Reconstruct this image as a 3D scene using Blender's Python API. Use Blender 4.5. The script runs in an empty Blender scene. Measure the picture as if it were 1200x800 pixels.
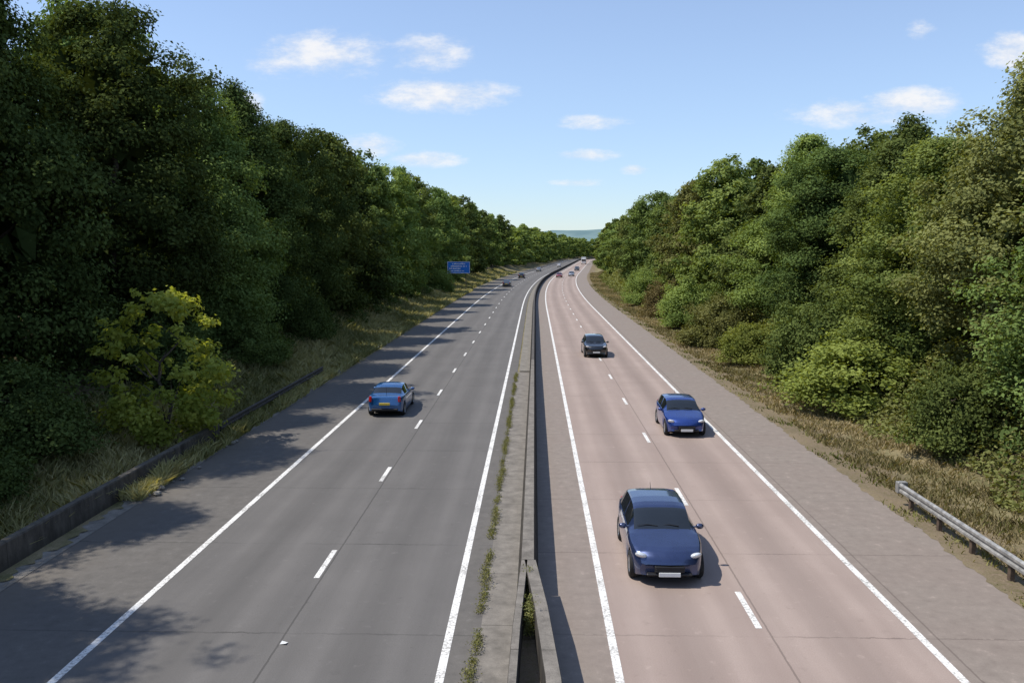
import bpy, math, random, bmesh
import numpy as np
from mathutils import Vector
R = math.radians
rng = np.random.default_rng(7); random.seed(7)
S = bpy.context.scene; COL = S.collection
S.view_settings.view_transform = 'Standard'; S.view_settings.look = 'None'; S.view_settings.exposure = 0

# ------------------------------------------------------------------ camera
F = 1010.0; CH = 8.14
cam = bpy.data.cameras.new('camera'); co = bpy.data.objects.new('camera', cam); COL.objects.link(co)
cam.sensor_width = 36; cam.lens = 36*F/1200; cam.clip_end = 12000; cam.clip_start = .1
co.location = (0, 0, CH)
yaw = math.atan(27/F); pitch = math.atan(108/F)
co.rotation_euler = (math.pi/2 - pitch, 0, yaw)
S.camera = co
rot = co.rotation_euler.to_matrix()
def pixdir(px, py):
    v = rot @ Vector(((px-600)/F, (400-py)/F, -1)); return v

# ------------------------------------------------------------------ road axis
def cx(d):
    d = np.asarray(d, float)
    a = np.clip(d-120, 0, 167)
    r = a*a/4480 + np.clip(d-287, 0, None)*.0746
    b = np.clip(d-600, 0, 250)
    return r + b*b/1800 + np.clip(d-850, 0, None)*.278
def sm(t):
    t = np.clip(t, 0, 1); return t*t*(3-2*t)
def gz(u, d):
    u = np.asarray(u, float); d = np.asarray(d, float)
    z = 2.6*sm((-14.6-u)/10) + 1.2*sm((-25-u)/30) + 3.0*sm((u-13.5)/10) + 1.0*sm((u-26)/20)
    w = np.clip(sm((-14.4-u)/4) + sm((u-12.5)/4), 0, 1)
    z = z + w*(.18*np.sin(d*.31+u*.7)*np.cos(d*.13-u*.4) + .08*np.sin(d*1.1)*np.cos(u*1.7))
    return z
# ------------------------------------------------------------------ mesh helpers
def mesh_np(name, V, Q, mats=None, smooth=False, tint=None, uv=None):
    V = np.asarray(V, np.float32); Q = np.asarray(Q, np.int32); n = Q.shape[1]
    m = bpy.data.meshes.new(name)
    m.vertices.add(len(V)); m.vertices.foreach_set('co', V.ravel())
    m.loops.add(Q.size); m.loops.foreach_set('vertex_index', Q.ravel())
    m.polygons.add(len(Q)); m.polygons.foreach_set('loop_start', np.arange(0, Q.size, n, dtype=np.int32))
    m.polygons.foreach_set('loop_total', np.full(len(Q), n, np.int32))
    if smooth: m.polygons.foreach_set('use_smooth', np.ones(len(Q), bool))
    m.update(calc_edges=True)
    if tint is not None:
        a = m.attributes.new('tint', 'FLOAT', 'POINT'); a.data.foreach_set('value', np.asarray(tint, np.float32))
    if uv is not None:
        l = m.uv_layers.new(name='UVMap'); l.data.foreach_set('uv', np.asarray(uv, np.float32)[Q.ravel()].ravel())
    if mats: m.materials.append(mats)
    return m
def obj(name, mesh, parent=None):
    o = bpy.data.objects.new(name, mesh); COL.objects.link(o)
    if parent: o.parent = parent
    return o
def tag(o, label=None, cat=None, group=None, kind=None):
    if label: o['label'] = label
    if cat: o['category'] = cat
    if group: o['group'] = group
    if kind: o['kind'] = kind
    return o
def empty(name, loc, rz=0):
    o = bpy.data.objects.new(name, None); COL.objects.link(o); o.location = loc; o.rotation_euler = (0, 0, rz); o.empty_display_size = .3
    return o
class MB:
    def __init__(s): s.v = []; s.f = []; s.sm = []
    def add(s, vs, fs, smooth=False):
        b = len(s.v); s.v += [tuple(v) for v in vs]; s.f += [tuple(b+i for i in f) for f in fs]; s.sm += [smooth]*len(fs)
    def box(s, x0, x1, y0, y1, z0, z1, bev=0):
        b = min(bev, (x1-x0)/2.1, (y1-y0)/2.1, (z1-z0)/2.1)
        if b <= 0:
            vs = [(x, y, z) for z in (z0, z1) for y in (y0, y1) for x in (x0, x1)]
            s.add(vs, [(0,2,3,1),(4,5,7,6),(0,1,5,4),(2,6,7,3),(0,4,6,2),(1,3,7,5)]); return
        rings = []
        for z, k in ((z0, b), (z0+b, 0), (z1-b, 0), (z1, b)):
            rings.append([(x0+k, y0+b+k*.6, z), (x0+b+k*.6, y0+k, z), (x1-b-k*.6, y0+k, z), (x1-k, y0+b+k*.6, z), (x1-k, y1-b-k*.6, z), (x1-b-k*.6, y1-k, z), (x0+b+k*.6, y1-k, z), (x0+k, y1-b-k*.6, z)])
        vs = [p for r in rings for p in r]; fs = [tuple(range(7, -1, -1)), tuple(range(24, 32))]
        for i in range(3):
            for j in range(8): fs.append((i*8+j, i*8+(j+1) % 8, (i+1)*8+(j+1) % 8, (i+1)*8+j))
        s.add(vs, fs)
    def tube(s, pts, rads, n=8, cap=True):
        pts = [Vector(p) for p in pts]; vs = []
        for i, p in enumerate(pts):
            t = (pts[min(i+1, len(pts)-1)] - pts[max(i-1, 0)]).normalized()
            a = t.orthogonal().normalized() if abs(t.z) < .95 else Vector((1, 0, 0)); a = (a - t*a.dot(t)).normalized(); b = t.cross(a)
            for k in range(n):
                an = 2*math.pi*k/n; vs.append(p + (a*math.cos(an) + b*math.sin(an))*rads[i])
        fs = [(i*n+k, i*n+(k+1) % n, (i+1)*n+(k+1) % n, (i+1)*n+k) for i in range(len(pts)-1) for k in range(n)]
        s.add(vs, fs, True)
        if cap: s.add(vs[:n], [tuple(range(n-1, -1, -1))]); s.add(vs[-n:], [tuple(range(n))])
    def ellipsoid(s, c, r, n=10, m=6):
        vs = []; fs = []
        for i in range(m+1):
            th = math.pi*i/m
            for k in range(n):
                ph = 2*math.pi*k/n
                vs.append((c[0]+r[0]*math.sin(th)*math.cos(ph), c[1]+r[1]*math.sin(th)*math.sin(ph), c[2]+r[2]*math.cos(th)))
        for i in range(m):
            for k in range(n): fs.append((i*n+k, (i+1)*n+k, (i+1)*n+(k+1) % n, i*n+(k+1) % n))
        s.add(vs, fs, True)
    def mesh(s, name, mat):
        m = bpy.data.meshes.new(name); m.from_pydata(s.v, [], s.f)
        m.polygons.foreach_set('use_smooth', s.sm); m.update(); m.materials.append(mat); return m
    def build(s, name, mat, parent=None): return obj(name, s.mesh(name, mat), parent)

# ------------------------------------------------------------------ materials
def nt(name):
    m = bpy.data.materials.new(name); m.use_nodes = True; t = m.node_tree; t.nodes.clear()
    return m, t
class G:
    """tiny node graph helper"""
    def __init__(s, t): s.t = t
    def n(s, typ, **k):
        x = s.t.nodes.new(typ)
        for a, b in k.items(): setattr(x, a, b)
        return x
    def l(s, a, b): s.t.links.new(a, b)
    def val(s, inp, v):
        if hasattr(v, 'is_linked'): s.l(v, inp)
        else: inp.default_value = v
    def math(s, op, a, b=None, c=None, clamp=False):
        x = s.n('ShaderNodeMath', operation=op, use_clamp=clamp); s.val(x.inputs[0], a)
        if b is not None: s.val(x.inputs[1], b)
        if c is not None: s.val(x.inputs[2], c)
        return x.outputs[0]
    def noise(s, vec, scale, detail=4, rough=.55):
        x = s.n('ShaderNodeTexNoise'); x.inputs['Scale'].default_value = scale; x.inputs['Detail'].default_value = detail; x.inputs['Roughness'].default_value = rough
        if vec is not None: s.l(vec, x.inputs['Vector'])
        return x.outputs['Fac']
    def ramp(s, fac, a, b, p0=.3, p1=.7):
        x = s.n('ShaderNodeValToRGB'); s.l(fac, x.inputs[0]); e = x.color_ramp.elements
        e[0].position = p0; e[1].position = p1; e[0].color = (*a, 1); e[1].color = (*b, 1); return x.outputs[0]
    def mix(s, fac, a, b, mode='MIX'):
        x = s.n('ShaderNodeMix', data_type='RGBA', blend_type=mode); s.val(x.inputs[0], fac)
        for i, v in ((6, a), (7, b)):
            if isinstance(v, tuple): x.inputs[i].default_value = (*v, 1) if len(v) == 3 else v
            else: s.l(v, x.inputs[i])
        return x.outputs[2]
    def mapr(s, v, a, b, c, d, smooth=False):
        x = s.n('ShaderNodeMapRange'); x.interpolation_type = 'SMOOTHSTEP' if smooth else 'LINEAR'
        s.l(v, x.inputs[0])
        for i, q in enumerate((a, b, c, d)): x.inputs[i+1].default_value = q
        return x.outputs[0]
    def out(s, color, rough=.8, metal=0, bump=None, bstr=.3, bdist=.02, spec=.3, coat=0):
        p = s.n('ShaderNodeBsdfPrincipled'); s.val(p.inputs['Base Color'], color if not isinstance(color, tuple) else (*color, 1))
        s.val(p.inputs['Roughness'], rough); p.inputs['Metallic'].default_value = metal; p.inputs['Specular IOR Level'].default_value = spec
        p.inputs['Coat Weight'].default_value = coat; p.inputs['Coat Roughness'].default_value = .04
        if bump is not None:
            b = s.n('ShaderNodeBump'); b.inputs['Strength'].default_value = bstr; b.inputs['Distance'].default_value = bdist; s.l(bump, b.inputs['Height']); s.l(b.outputs[0], p.inputs['Normal'])
        o = s.n('ShaderNodeOutputMaterial'); s.l(p.outputs[0], o.inputs[0]); return p
def pos(g): return g.n('ShaderNodeNewGeometry').outputs['Position']
def simple(name, c, rough=.6, metal=0, var=.15, scale=6, spec=.4, coat=0, bump=0):
    m, t = nt(name); g = G(t); tc = g.n('ShaderNodeTexCoord').outputs['Object']
    f = g.noise(tc, scale, 4)
    col = g.ramp(f, tuple(x*(1-var) for x in c), tuple(min(1, x*(1+var)) for x in c))
    g.out(col, rough, metal, f if bump else None, bump, .02, spec, coat); return m

def road_mat(name, a, b, shoulder, lanes, u_lo, u_hi, joint=5.0, joff=0.0, jdark=.62, track=.12, ljoint=None):
    m, t = nt(name); g = G(t)
    uv = g.n('ShaderNodeUVMap').outputs[0]; sx = g.n('ShaderNodeSeparateXYZ'); g.l(uv, sx.inputs[0]); u, d = sx.outputs[0], sx.outputs[1]
    P = pos(g)
    mp = g.n('ShaderNodeMapping'); mp.inputs['Scale'].default_value = (1.6, .08, 1); g.l(uv, mp.inputs[0])
    n1 = g.noise(mp.outputs[0], 1.0, 4, .6); n2 = g.noise(P, .35, 4); n3 = g.noise(P, 38, 2, .7); n4 = g.noise(P, 3.0, 5, .7)
    col = g.ramp(n1, a, b, .25, .75)
    uw = g.math('ADD', u, g.math('MULTIPLY', g.math('SUBTRACT', n4, .5), .5))
    insh = g.math('ADD', g.mapr(uw, u_lo+.1, u_lo-.1, 0, 1), g.mapr(uw, u_hi-.1, u_hi+.1, 0, 1), clamp=True)
    col = g.mix(insh, col, g.ramp(n4, tuple(x*.84 for x in shoulder), tuple(x*1.14 for x in shoulder)))
    for c in lanes:
        q = g.math('ABSOLUTE', g.math('SUBTRACT', u, c))
        strip = g.mapr(q, .0, .75, 1, 0, True)
        col = g.mix(g.math('MULTIPLY', strip, track*1.9), col, tuple(x*.4 for x in a))
        tr = g.mapr(g.math('ABSOLUTE', g.math('SUBTRACT', q, .85)), 0, .38, 1, 0, True)
        col = g.mix(g.math('MULTIPLY', tr, track*1.2), col, tuple(min(1, x*1.5) for x in b))
    col = g.mix(g.mapr(n2, .35, .7, 0, .3), col, tuple(x*.75 for x in a))
    col = g.mix(g.mapr(n3, .3, .75, 0, .36), col, tuple(x*.5 for x in a))
    col = g.mix(g.mapr(n4, .60, .75, 0, .3), col, tuple(min(1, x*1.35) for x in b))
    col = g.mix(g.mapr(n4, .40, .28, 0, .35), col, tuple(x*.6 for x in a))
    edge = g.mapr(g.math('ABSOLUTE', uw), 10.9, 12.6, 0, .5, True)
    col = g.mix(edge, col, (.16, .14, .115))
    wob = g.math('MULTIPLY', g.math('SUBTRACT', n4, .5), .2)
    fr = g.math('FRACT', g.math('DIVIDE', g.math('ADD', g.math('ADD', d, wob), joff), joint))
    j = g.math('LESS_THAN', g.math('ABSOLUTE', g.math('SUBTRACT', fr, .5)), .005)
    jn = g.mapr(n2, .38, .62, .1, 1)
    col = g.mix(g.math('MULTIPLY', g.math('MULTIPLY', j, jn), jdark), col, tuple(x*.3 for x in a))
    if ljoint is not None:
        for lj in ljoint:
            k = g.math('LESS_THAN', g.math('ABSOLUTE', g.math('SUBTRACT', g.math('ADD', u, g.math('MULTIPLY', wob, .25)), lj)), .022)
            col = g.mix(g.math('MULTIPLY', k, .5), col, tuple(x*.3 for x in a))
    g.out(col, .85, 0, n3, .3, .01, .2); return m

M = {}
M['left_road'] = road_mat('asphalt_grey', (.140,.133,.127), (.182,.172,.163), (.155,.144,.132), (-7.25, -3.6), -9.1, -1.8, 5.6, 2.1, .5, .10, (-5.3,))
M['right_road'] = road_mat('concrete_pink', (.335,.262,.228), (.41,.33,.29), (.265,.228,.198), (3.2, 6.5), 1.6, 8.16, 5.0, 4.9, .5, .14, (5.03, 8.5))

def mat_paint():
    m, t = nt('road_paint'); g = G(t); P = pos(g)
    n = g.noise(P, 14, 4, .7); n2 = g.noise(P, 1.2, 3)
    col = g.ramp(g.math('ADD', g.math('MULTIPLY', n, .7), g.math('MULTIPLY', n2, .3)), (.34,.325,.30), (.78,.77,.74), .40, .52)
    g.out(col, .7); return m
M['paint'] = mat_paint()
def mat_ground():
    m, t = nt('verge_soil'); g = G(t); P = pos(g)
    uv = g.n('ShaderNodeUVMap').outputs[0]; sx = g.n('ShaderNodeSeparateXYZ'); g.l(uv, sx.inputs[0]); u = sx.outputs[0]
    n1 = g.noise(P, .5, 6, .65); n2 = g.noise(P, 6, 5, .7); n3 = g.noise(P, 30, 3, .7)
    col = g.ramp(n1, (.15,.145,.065), (.31,.255,.15), .38, .62)
    dirt = g.ramp(n2, (.14,.105,.075), (.27,.21,.15), .3, .7)
    side = g.mapr(g.math('ABSOLUTE', g.math('SUBTRACT', u, 12.2)), .5, 2.0, 1, 0, True)
    col = g.mix(g.math('MULTIPLY', side, g.mapr(n2, .35, .6, .3, 1)), col, dirt)
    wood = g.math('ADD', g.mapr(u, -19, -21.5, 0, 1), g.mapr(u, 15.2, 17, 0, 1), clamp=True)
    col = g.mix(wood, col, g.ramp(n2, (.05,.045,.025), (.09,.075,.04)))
    col = g.mix(g.mapr(n3, .4, .8, 0, .55), col, (.07,.055,.035))
    g.out(col, .95, 0, n2, .7, .08, .1); return m
M['ground'] = mat_ground()
def mat_conc(name, top, side, sc=3):
    m, t = nt(name); g = G(t); P = pos(g); N = g.n('ShaderNodeNewGeometry').outputs['Normal']
    sx = g.n('ShaderNodeSeparateXYZ'); g.l(N, sx.inputs[0])
    mp = g.n('ShaderNodeMapping'); mp.inputs['Scale'].default_value = (1.5, 1.5, .5); g.l(P, mp.inputs[0])
    n = g.noise(P, sc, 6, .7); n2 = g.noise(mp.outputs[0], 1.6, 6, .7); n3 = g.noise(P, 40, 2)
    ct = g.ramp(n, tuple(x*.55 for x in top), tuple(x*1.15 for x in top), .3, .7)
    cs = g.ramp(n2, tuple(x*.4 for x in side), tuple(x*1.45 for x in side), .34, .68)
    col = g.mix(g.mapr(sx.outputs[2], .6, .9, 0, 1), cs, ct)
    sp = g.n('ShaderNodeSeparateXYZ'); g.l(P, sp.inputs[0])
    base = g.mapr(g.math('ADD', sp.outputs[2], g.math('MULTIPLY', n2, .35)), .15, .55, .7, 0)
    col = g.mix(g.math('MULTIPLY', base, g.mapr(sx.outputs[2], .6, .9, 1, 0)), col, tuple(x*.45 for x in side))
    fr = g.math('FRACT', g.math('DIVIDE', sp.outputs[1], 3.0))
    col = g.mix(g.math('MULTIPLY', g.math('LESS_THAN', fr, .008), .7), col, (.03, .028, .025))
    col = g.mix(g.mapr(n3, .35, .7, 0, .3), col, tuple(x*.5 for x in side))
    g.out(col, .9, 0, n, .4, .02, .2); return m
M['wall_conc'] = mat_conc('weathered_concrete', (.16,.145,.12), (.10,.087,.072))
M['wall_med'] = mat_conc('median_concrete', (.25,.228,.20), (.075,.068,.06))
M['wall_far'] = mat_conc('stained_concrete', (.13,.12,.11), (.03,.028,.026))
M['apron'] = mat_conc('apron_concrete', (.27,.248,.215), (.2,.19,.17), 2)
M['apron_dark'] = mat_conc('apron_asphalt', (.26,.238,.21), (.16,.15,.14), 2)
M['steel'] = simple('galvanised_steel', (.33,.325,.31), .6, .45, .4, 5)
M['steel_dark'] = simple('weathered_steel', (.07,.06,.052), .8, .2, .4, 5)
M['wood'] = simple('post_timber', (.10,.07,.05), .9, 0, .35, 9)
M['bark'] = simple('bark', (.09,.075,.06), .95, 0, .4, 7, .1, 0, .5)
M['stone'] = simple('rubble_stone', (.27,.25,.22), .9, 0, .3, 6, .2, 0, .4)

def leaf_mat(name, dark, light, trans=.2):
    m, t = nt(name); g = G(t)
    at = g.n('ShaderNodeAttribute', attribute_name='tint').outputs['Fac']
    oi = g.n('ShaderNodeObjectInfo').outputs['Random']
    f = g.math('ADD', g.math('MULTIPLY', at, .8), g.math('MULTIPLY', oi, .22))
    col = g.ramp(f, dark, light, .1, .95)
    hs = g.n('ShaderNodeHueSaturation'); hs.inputs['Saturation'].default_value = .92
    g.l(col, hs.inputs['Color']); g.l(g.mapr(oi, 0, 1, .482, .510), hs.inputs['Hue']); g.l(g.mapr(oi, 0, 1, .78, 1.15), hs.inputs['Value'])
    col = hs.outputs[0]
    df = g.n('ShaderNodeBsdfDiffuse'); g.l(col, df.inputs[0])
    tr = g.n('ShaderNodeBsdfTranslucent'); g.l(g.mix(1.0, col, (1.4, 1.3, .45), 'MULTIPLY'), tr.inputs[0])
    mx = g.n('ShaderNodeMixShader'); mx.inputs[0].default_value = trans; g.l(df.outputs[0], mx.inputs[1]); g.l(tr.outputs[0], mx.inputs[2])
    o = g.n('ShaderNodeOutputMaterial'); g.l(mx.outputs[0], o.inputs[0]); return m
M['leaf_dark'] = leaf_mat('leaf_dark_green', (.036,.058,.016), (.13,.185,.045), .22)
M['leaf_mid'] = leaf_mat('leaf_mid_green', (.068,.105,.026), (.205,.275,.066), .25)
M['leaf_light'] = leaf_mat('leaf_fresh_green', (.095,.145,.032), (.28,.35,.082), .3)
M['leaf_bright'] = leaf_mat('leaf_yellow_green', (.13,.18,.035), (.36,.44,.09), .35)
M['leaf_sap'] = leaf_mat('leaf_young_green', (.22,.30,.04), (.50,.58,.10), .45)
M['leaf_olive'] = leaf_mat('leaf_olive_green', (.095,.11,.03), (.27,.28,.09), .25)
M['leaf_rust'] = leaf_mat('leaf_browning', (.09,.075,.028), (.25,.20,.08))
M['grass'] = leaf_mat('dry_grass', (.15,.14,.05), (.46,.37,.20), .2)
M['grass_l'] = leaf_mat('bank_grass', (.13,.15,.045), (.50,.44,.21), .2)
M['weed'] = leaf_mat('weed_green', (.09,.12,.025), (.34,.32,.11), .2)

# ------------------------------------------------------------------ foliage meshes
def leaves(C, N, size, tint, asp=.62):
    n = len(C)
    N = N/np.linalg.norm(N, axis=1, keepdims=True)
    r = rng.normal(size=(n, 3)); T = np.cross(N, r); T /= np.linalg.norm(T, axis=1, keepdims=True); B = np.cross(N, T)
    s = size if np.ndim(size) else np.full(n, size)
    s = (s*rng.uniform(.6, 1.4, n))[:, None]*.5
    bend = N*s*.25
    V = np.stack([C-T*s-bend, C+B*s*asp, C+T*s-bend, C-B*s*asp], 1).reshape(-1, 3)
    Q = np.arange(4*n).reshape(n, 4)
    return V, Q, np.repeat(tint, 4)
def crown_data(Rr, H, base, nclump, nleaf, lsize, seed, shape='round', core=True, loose=.03):
    r = np.random.default_rng(seed)
    nl = 12
    lob_t = r.uniform(.15, .98, nl); lob_a = r.uniform(0, 2*np.pi, nl); lob_s = r.uniform(-.5, .5, nl)
    def env(t, a):
        if shape == 'round': e = np.sqrt(np.clip(1-((t-.42)/.60)**2, 0, 1))
        elif shape == 'tall': e = np.clip(1-t, 0, 1)**.7*(.85+.35*np.minimum(t*4, 1))
        else: e = np.sqrt(np.clip(1-(t-.05)**2/.92, 0, 1))
        for i in range(nl):
            da = np.angle(np.exp(1j*(a-lob_a[i]))); e = e*(1+lob_s[i]*np.exp(-(da/.55)**2-((t-lob_t[i])/.11)**2))
        return e*Rr
    t = r.uniform(0, 1, nclump)**.92; a = r.uniform(0, 2*np.pi, nclump)
    k = np.sqrt(r.uniform(.35, 1.0, nclump)); sp = r.random(nclump) < .15; k[sp] *= 1.24
    e = env(t, a)*k
    cc = np.stack([e*np.cos(a), e*np.sin(a), base+t*(H-base)+np.where(sp, .5, 0)], 1)
    rc = Rr*r.uniform(.09, .25, nclump)*(1-.3*t); rc[sp] *= .7
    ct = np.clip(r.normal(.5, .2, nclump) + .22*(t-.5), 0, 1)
    w = rc**1.6; idx = r.choice(nclump, nleaf*nclump, p=w/w.sum())
    D = r.normal(size=(len(idx), 3)); D /= np.linalg.norm(D, axis=1, keepdims=True)
    rad = (rc[idx]*r.uniform(.35, 1.3, len(idx)))[:, None]
    C = cc[idx] + D*rad*np.array([1.15, 1.15, .75]) + r.normal(size=D.shape)*Rr*loose
    outw = cc[idx]*np.array([1, 1, 0]); outw /= (np.linalg.norm(outw, axis=1, keepdims=True)+1e-6)
    N = D*.65 + outw*.35 + np.array([0, 0, .65]) + r.normal(size=D.shape)*.5
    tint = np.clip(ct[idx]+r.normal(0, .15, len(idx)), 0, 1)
    V, Q, T = leaves(C, N, lsize, tint)
    if core:
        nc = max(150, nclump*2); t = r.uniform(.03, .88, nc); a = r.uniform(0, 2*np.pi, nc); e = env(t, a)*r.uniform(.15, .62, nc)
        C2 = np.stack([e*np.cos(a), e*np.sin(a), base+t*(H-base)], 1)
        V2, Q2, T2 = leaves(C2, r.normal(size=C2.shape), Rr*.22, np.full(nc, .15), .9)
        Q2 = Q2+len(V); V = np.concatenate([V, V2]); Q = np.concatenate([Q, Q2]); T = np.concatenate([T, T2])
    V[:, 2] = np.maximum(V[:, 2], .02)
    return V, Q, T
def crown_mesh(name, *a, **k):
    V, Q, T = crown_data(*a, **k); return mesh_np(name, V, Q, M['leaf_mid'], tint=T)
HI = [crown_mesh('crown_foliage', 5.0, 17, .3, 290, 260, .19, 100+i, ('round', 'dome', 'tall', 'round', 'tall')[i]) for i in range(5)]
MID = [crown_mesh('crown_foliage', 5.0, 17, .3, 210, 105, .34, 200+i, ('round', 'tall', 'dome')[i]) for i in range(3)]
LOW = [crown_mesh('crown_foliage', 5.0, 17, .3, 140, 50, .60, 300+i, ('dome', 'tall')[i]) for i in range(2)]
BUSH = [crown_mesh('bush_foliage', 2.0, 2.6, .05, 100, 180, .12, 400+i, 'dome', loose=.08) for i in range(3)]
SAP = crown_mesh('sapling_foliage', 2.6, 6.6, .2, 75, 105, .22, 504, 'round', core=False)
def trunk_mesh(H, r0, seed, nb=7):
    r = random.Random(seed); mb = MB(); n = 6
    pts = [(r.uniform(-.15, .15)*i, r.uniform(-.15, .15)*i, H*i/n) for i in range(n+1)]; pts[0] = (0, 0, -.6)
    mb.tube(pts, [r0*(1-.85*i/n)+.02 for i in range(n+1)], 9)
    for k in range(nb):
        t = r.uniform(.22, .9); i = int(t*n); p = Vector(pts[i]); a = r.uniform(0, 6.28); L = H*.26*(1.15-t)
        q = [p, p+Vector((math.cos(a)*L*.5, math.sin(a)*L*.5, L*.35)), p+Vector((math.cos(a)*L, math.sin(a)*L, L*.9))]
        mb.tube(q, [r0*.45*(1-t)+.03, r0*.25*(1-t)+.025, .015], 6)
    return mb.mesh('trunk', M['bark'])
TR = [trunk_mesh(14, .27, i) for i in range(4)]
TRS = trunk_mesh(5.6, .07, 9, 12); TRB = trunk_mesh(1.9, .05, 11, 6)
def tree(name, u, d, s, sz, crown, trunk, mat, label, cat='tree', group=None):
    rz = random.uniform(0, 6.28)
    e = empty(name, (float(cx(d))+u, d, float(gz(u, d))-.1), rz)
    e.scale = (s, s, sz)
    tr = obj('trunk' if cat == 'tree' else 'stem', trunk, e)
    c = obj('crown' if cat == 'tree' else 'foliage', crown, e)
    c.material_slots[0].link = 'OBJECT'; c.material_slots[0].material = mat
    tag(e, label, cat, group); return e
ORD = ['first','second','third','fourth','fifth','sixth','seventh','eighth','ninth','tenth','eleventh','twelfth','thirteenth','fourteenth','fifteenth','sixteenth','seventeenth','eighteenth','nineteenth','twentieth','twenty-first','twenty-second','twenty-third','twenty-fourth','twenty-fifth']
tone = {'leaf_dark': 'dark green', 'leaf_mid': 'mid green', 'leaf_light': 'light green', 'leaf_olive': 'olive green', 'leaf_rust': 'browning'}
def pick(d, i): return HI[i % 5] if d < 80 else (MID[i % 3] if d < 190 else LOW[i % 2])
DL = [8, 16, 24, 31.5, 39, 47, 56, 65, 75, 86, 98, 111, 125, 140, 156, 173, 191, 210, 230, 252, 275, 300, 328]
DR = [8, 15, 22, 29, 36, 44, 52, 61, 70, 80, 91, 103, 116, 130, 145, 161, 178, 196, 215, 236, 258, 282, 308, 336]
ml = ['leaf_dark']*6 + ['leaf_mid', 'leaf_dark', 'leaf_dark', 'leaf_mid', 'leaf_dark', 'leaf_mid', 'leaf_light', 'leaf_mid', 'leaf_light', 'leaf_mid', 'leaf_light', 'leaf_light', 'leaf_mid', 'leaf_light', 'leaf_mid', 'leaf_light', 'leaf_mid']
mr = ['leaf_mid', 'leaf_mid', 'leaf_dark', 'leaf_mid', 'leaf_olive', 'leaf_light', 'leaf_mid', 'leaf_dark', 'leaf_light', 'leaf_mid', 'leaf_light', 'leaf_olive', 'leaf_light']
for i, d in enumerate(DL):
    k = ml[i % len(ml)]; u = (-24.6 if d < 12 else -23.0 if d < 28 else -25.6 if d < 42 else -24.0 if d < 52 else -21.6) + random.uniform(-1., .7)
    h = random.uniform(.92, 1.04)*(.95 if d < 12 else 1.08 if d < 28 else 1.16 if d < 52 else 1.05 if d < 120 else 1.1)
    lb = f'{tone[k]} tree, {ORD[i]} from the near end of the left bank front row'
    if d == 173: lb = 'broadleaf tree in the left front row standing right behind the blue road sign'
    tree('broadleaf_tree', u, d, random.uniform(.95, 1.12), h, pick(d, i), TR[i % 4], M[k], lb, 'tree', 'trees on the left bank')
hr = [.80, .72, .86, .74, .84, .70, .80, .72, .84, .76, .88, .78]
for i, d in enumerate(DR):
    k = mr[i % len(mr)]; u = 20.6 + random.uniform(-1.0, 1.3); h = hr[i % 12]*(.93 if d < 60 else 1.0 if d < 100 else 1.04)
    lb = f'{tone[k]} tree, {ORD[i]} from the near end of the right bank front row'
    tree('broadleaf_tree', u, d, random.uniform(.86, 1.1), h, pick(d, i+1), TR[(i+2) % 4], M[k], lb, 'tree', 'trees on the right bank')
for side in (-1, 1):
    d = 26; i = 0
    while d < 340:
        k = random.choice(['leaf_dark', 'leaf_mid', 'leaf_olive', 'leaf_mid'] if (side > 0 or d > 120) else ['leaf_dark', 'leaf_mid'])
        u = side*(30+random.uniform(-1.5, 1.5))-(2.5 if side < 0 and d < 55 else 0); h = random.uniform(.88, 1.12)*(1.12 if side < 0 and d < 60 else 1.04 if side < 0 else .86*(.86 if d < 70 else .95 if d < 100 else 1))
        tree('broadleaf_tree', u, d, random.uniform(.9, 1.15), h, MID[i % 3] if d < 100 else LOW[i % 2], TR[i % 4], M[k],
             ('tree top rising behind the front row of trees on the left bank' if side < 0 else 'tree top rising behind the front row of trees on the right bank'), 'tree',
             'back row trees on the left bank' if side < 0 else 'back row trees on the right bank')
        d += 11 if d < 150 else 15; i += 1
tree('young_tree', -15.4, 35.0, 1.0, .95, SAP, TRS, M['leaf_sap'], 'small bright yellow green young tree lit in front of the dark left trees', 'tree')
shr = [(16.6, 33, 1.1, 1.1, 'leaf_mid', 'rounded mid green shrub on the right bank nearest the steel crash barrier end'),
       (16.2, 43, 1.9, 1.15, 'leaf_bright', 'broad yellow green bramble mound at the foot of the right trees'),
       (16.6, 52, 1.4, 1.5, 'leaf_mid', 'tall green shrub just beyond the yellow green bramble mound on the right bank'),
       (15.8, 61, 1.4, .9, 'leaf_bright', 'low light green shrub on the right bank halfway along the dry verge'),
       (15.8, 72, 1.6, 1.4, 'leaf_olive', 'large yellowish shrub leaning over the right verge level with the black car'),
       (15.9, 88, 1.6, 1.5, 'leaf_light', 'bushy light green shrub on the right bank just beyond the black car'),
       (15.9, 104, 1.5, 1.4, 'leaf_rust', 'brownish shrub at the foot of the right trees in the middle distance'),
       (15.9, 124, 1.6, 1.6, 'leaf_light', 'light green shrub under the right trees farther than the brownish shrub'),
       (17.2, 25, 1.2, 1.4, 'leaf_dark', 'dark shrub under the right trees behind the steel crash barrier'),
       (-17.9, 25, 1.0, .9, 'leaf_dark', 'dark shrub in shade behind the concrete wall at the left edge'),
       (-18.6, 30, 1.2, 1.1, 'leaf_dark', 'dark shrub in shade between the concrete wall and the bright young tree'),
       (-18.8, 43, 1.2, 1.2, 'leaf_dark', 'dark shrub in shade just beyond the bright young tree'),
       (-18.6, 55, 1.1, 1.0, 'leaf_mid', 'green shrub on the left bank past the end of the dark steel barrier'),
       (-18.9, 70, 1.2, 1.3, 'leaf_dark', 'dark shrub at the top of the left grass slope in the middle distance'),
       (-17.4, 155, 1.3, 1.4, 'leaf_light', 'green shrub on the left bank shortly before the blue sign')]
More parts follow.
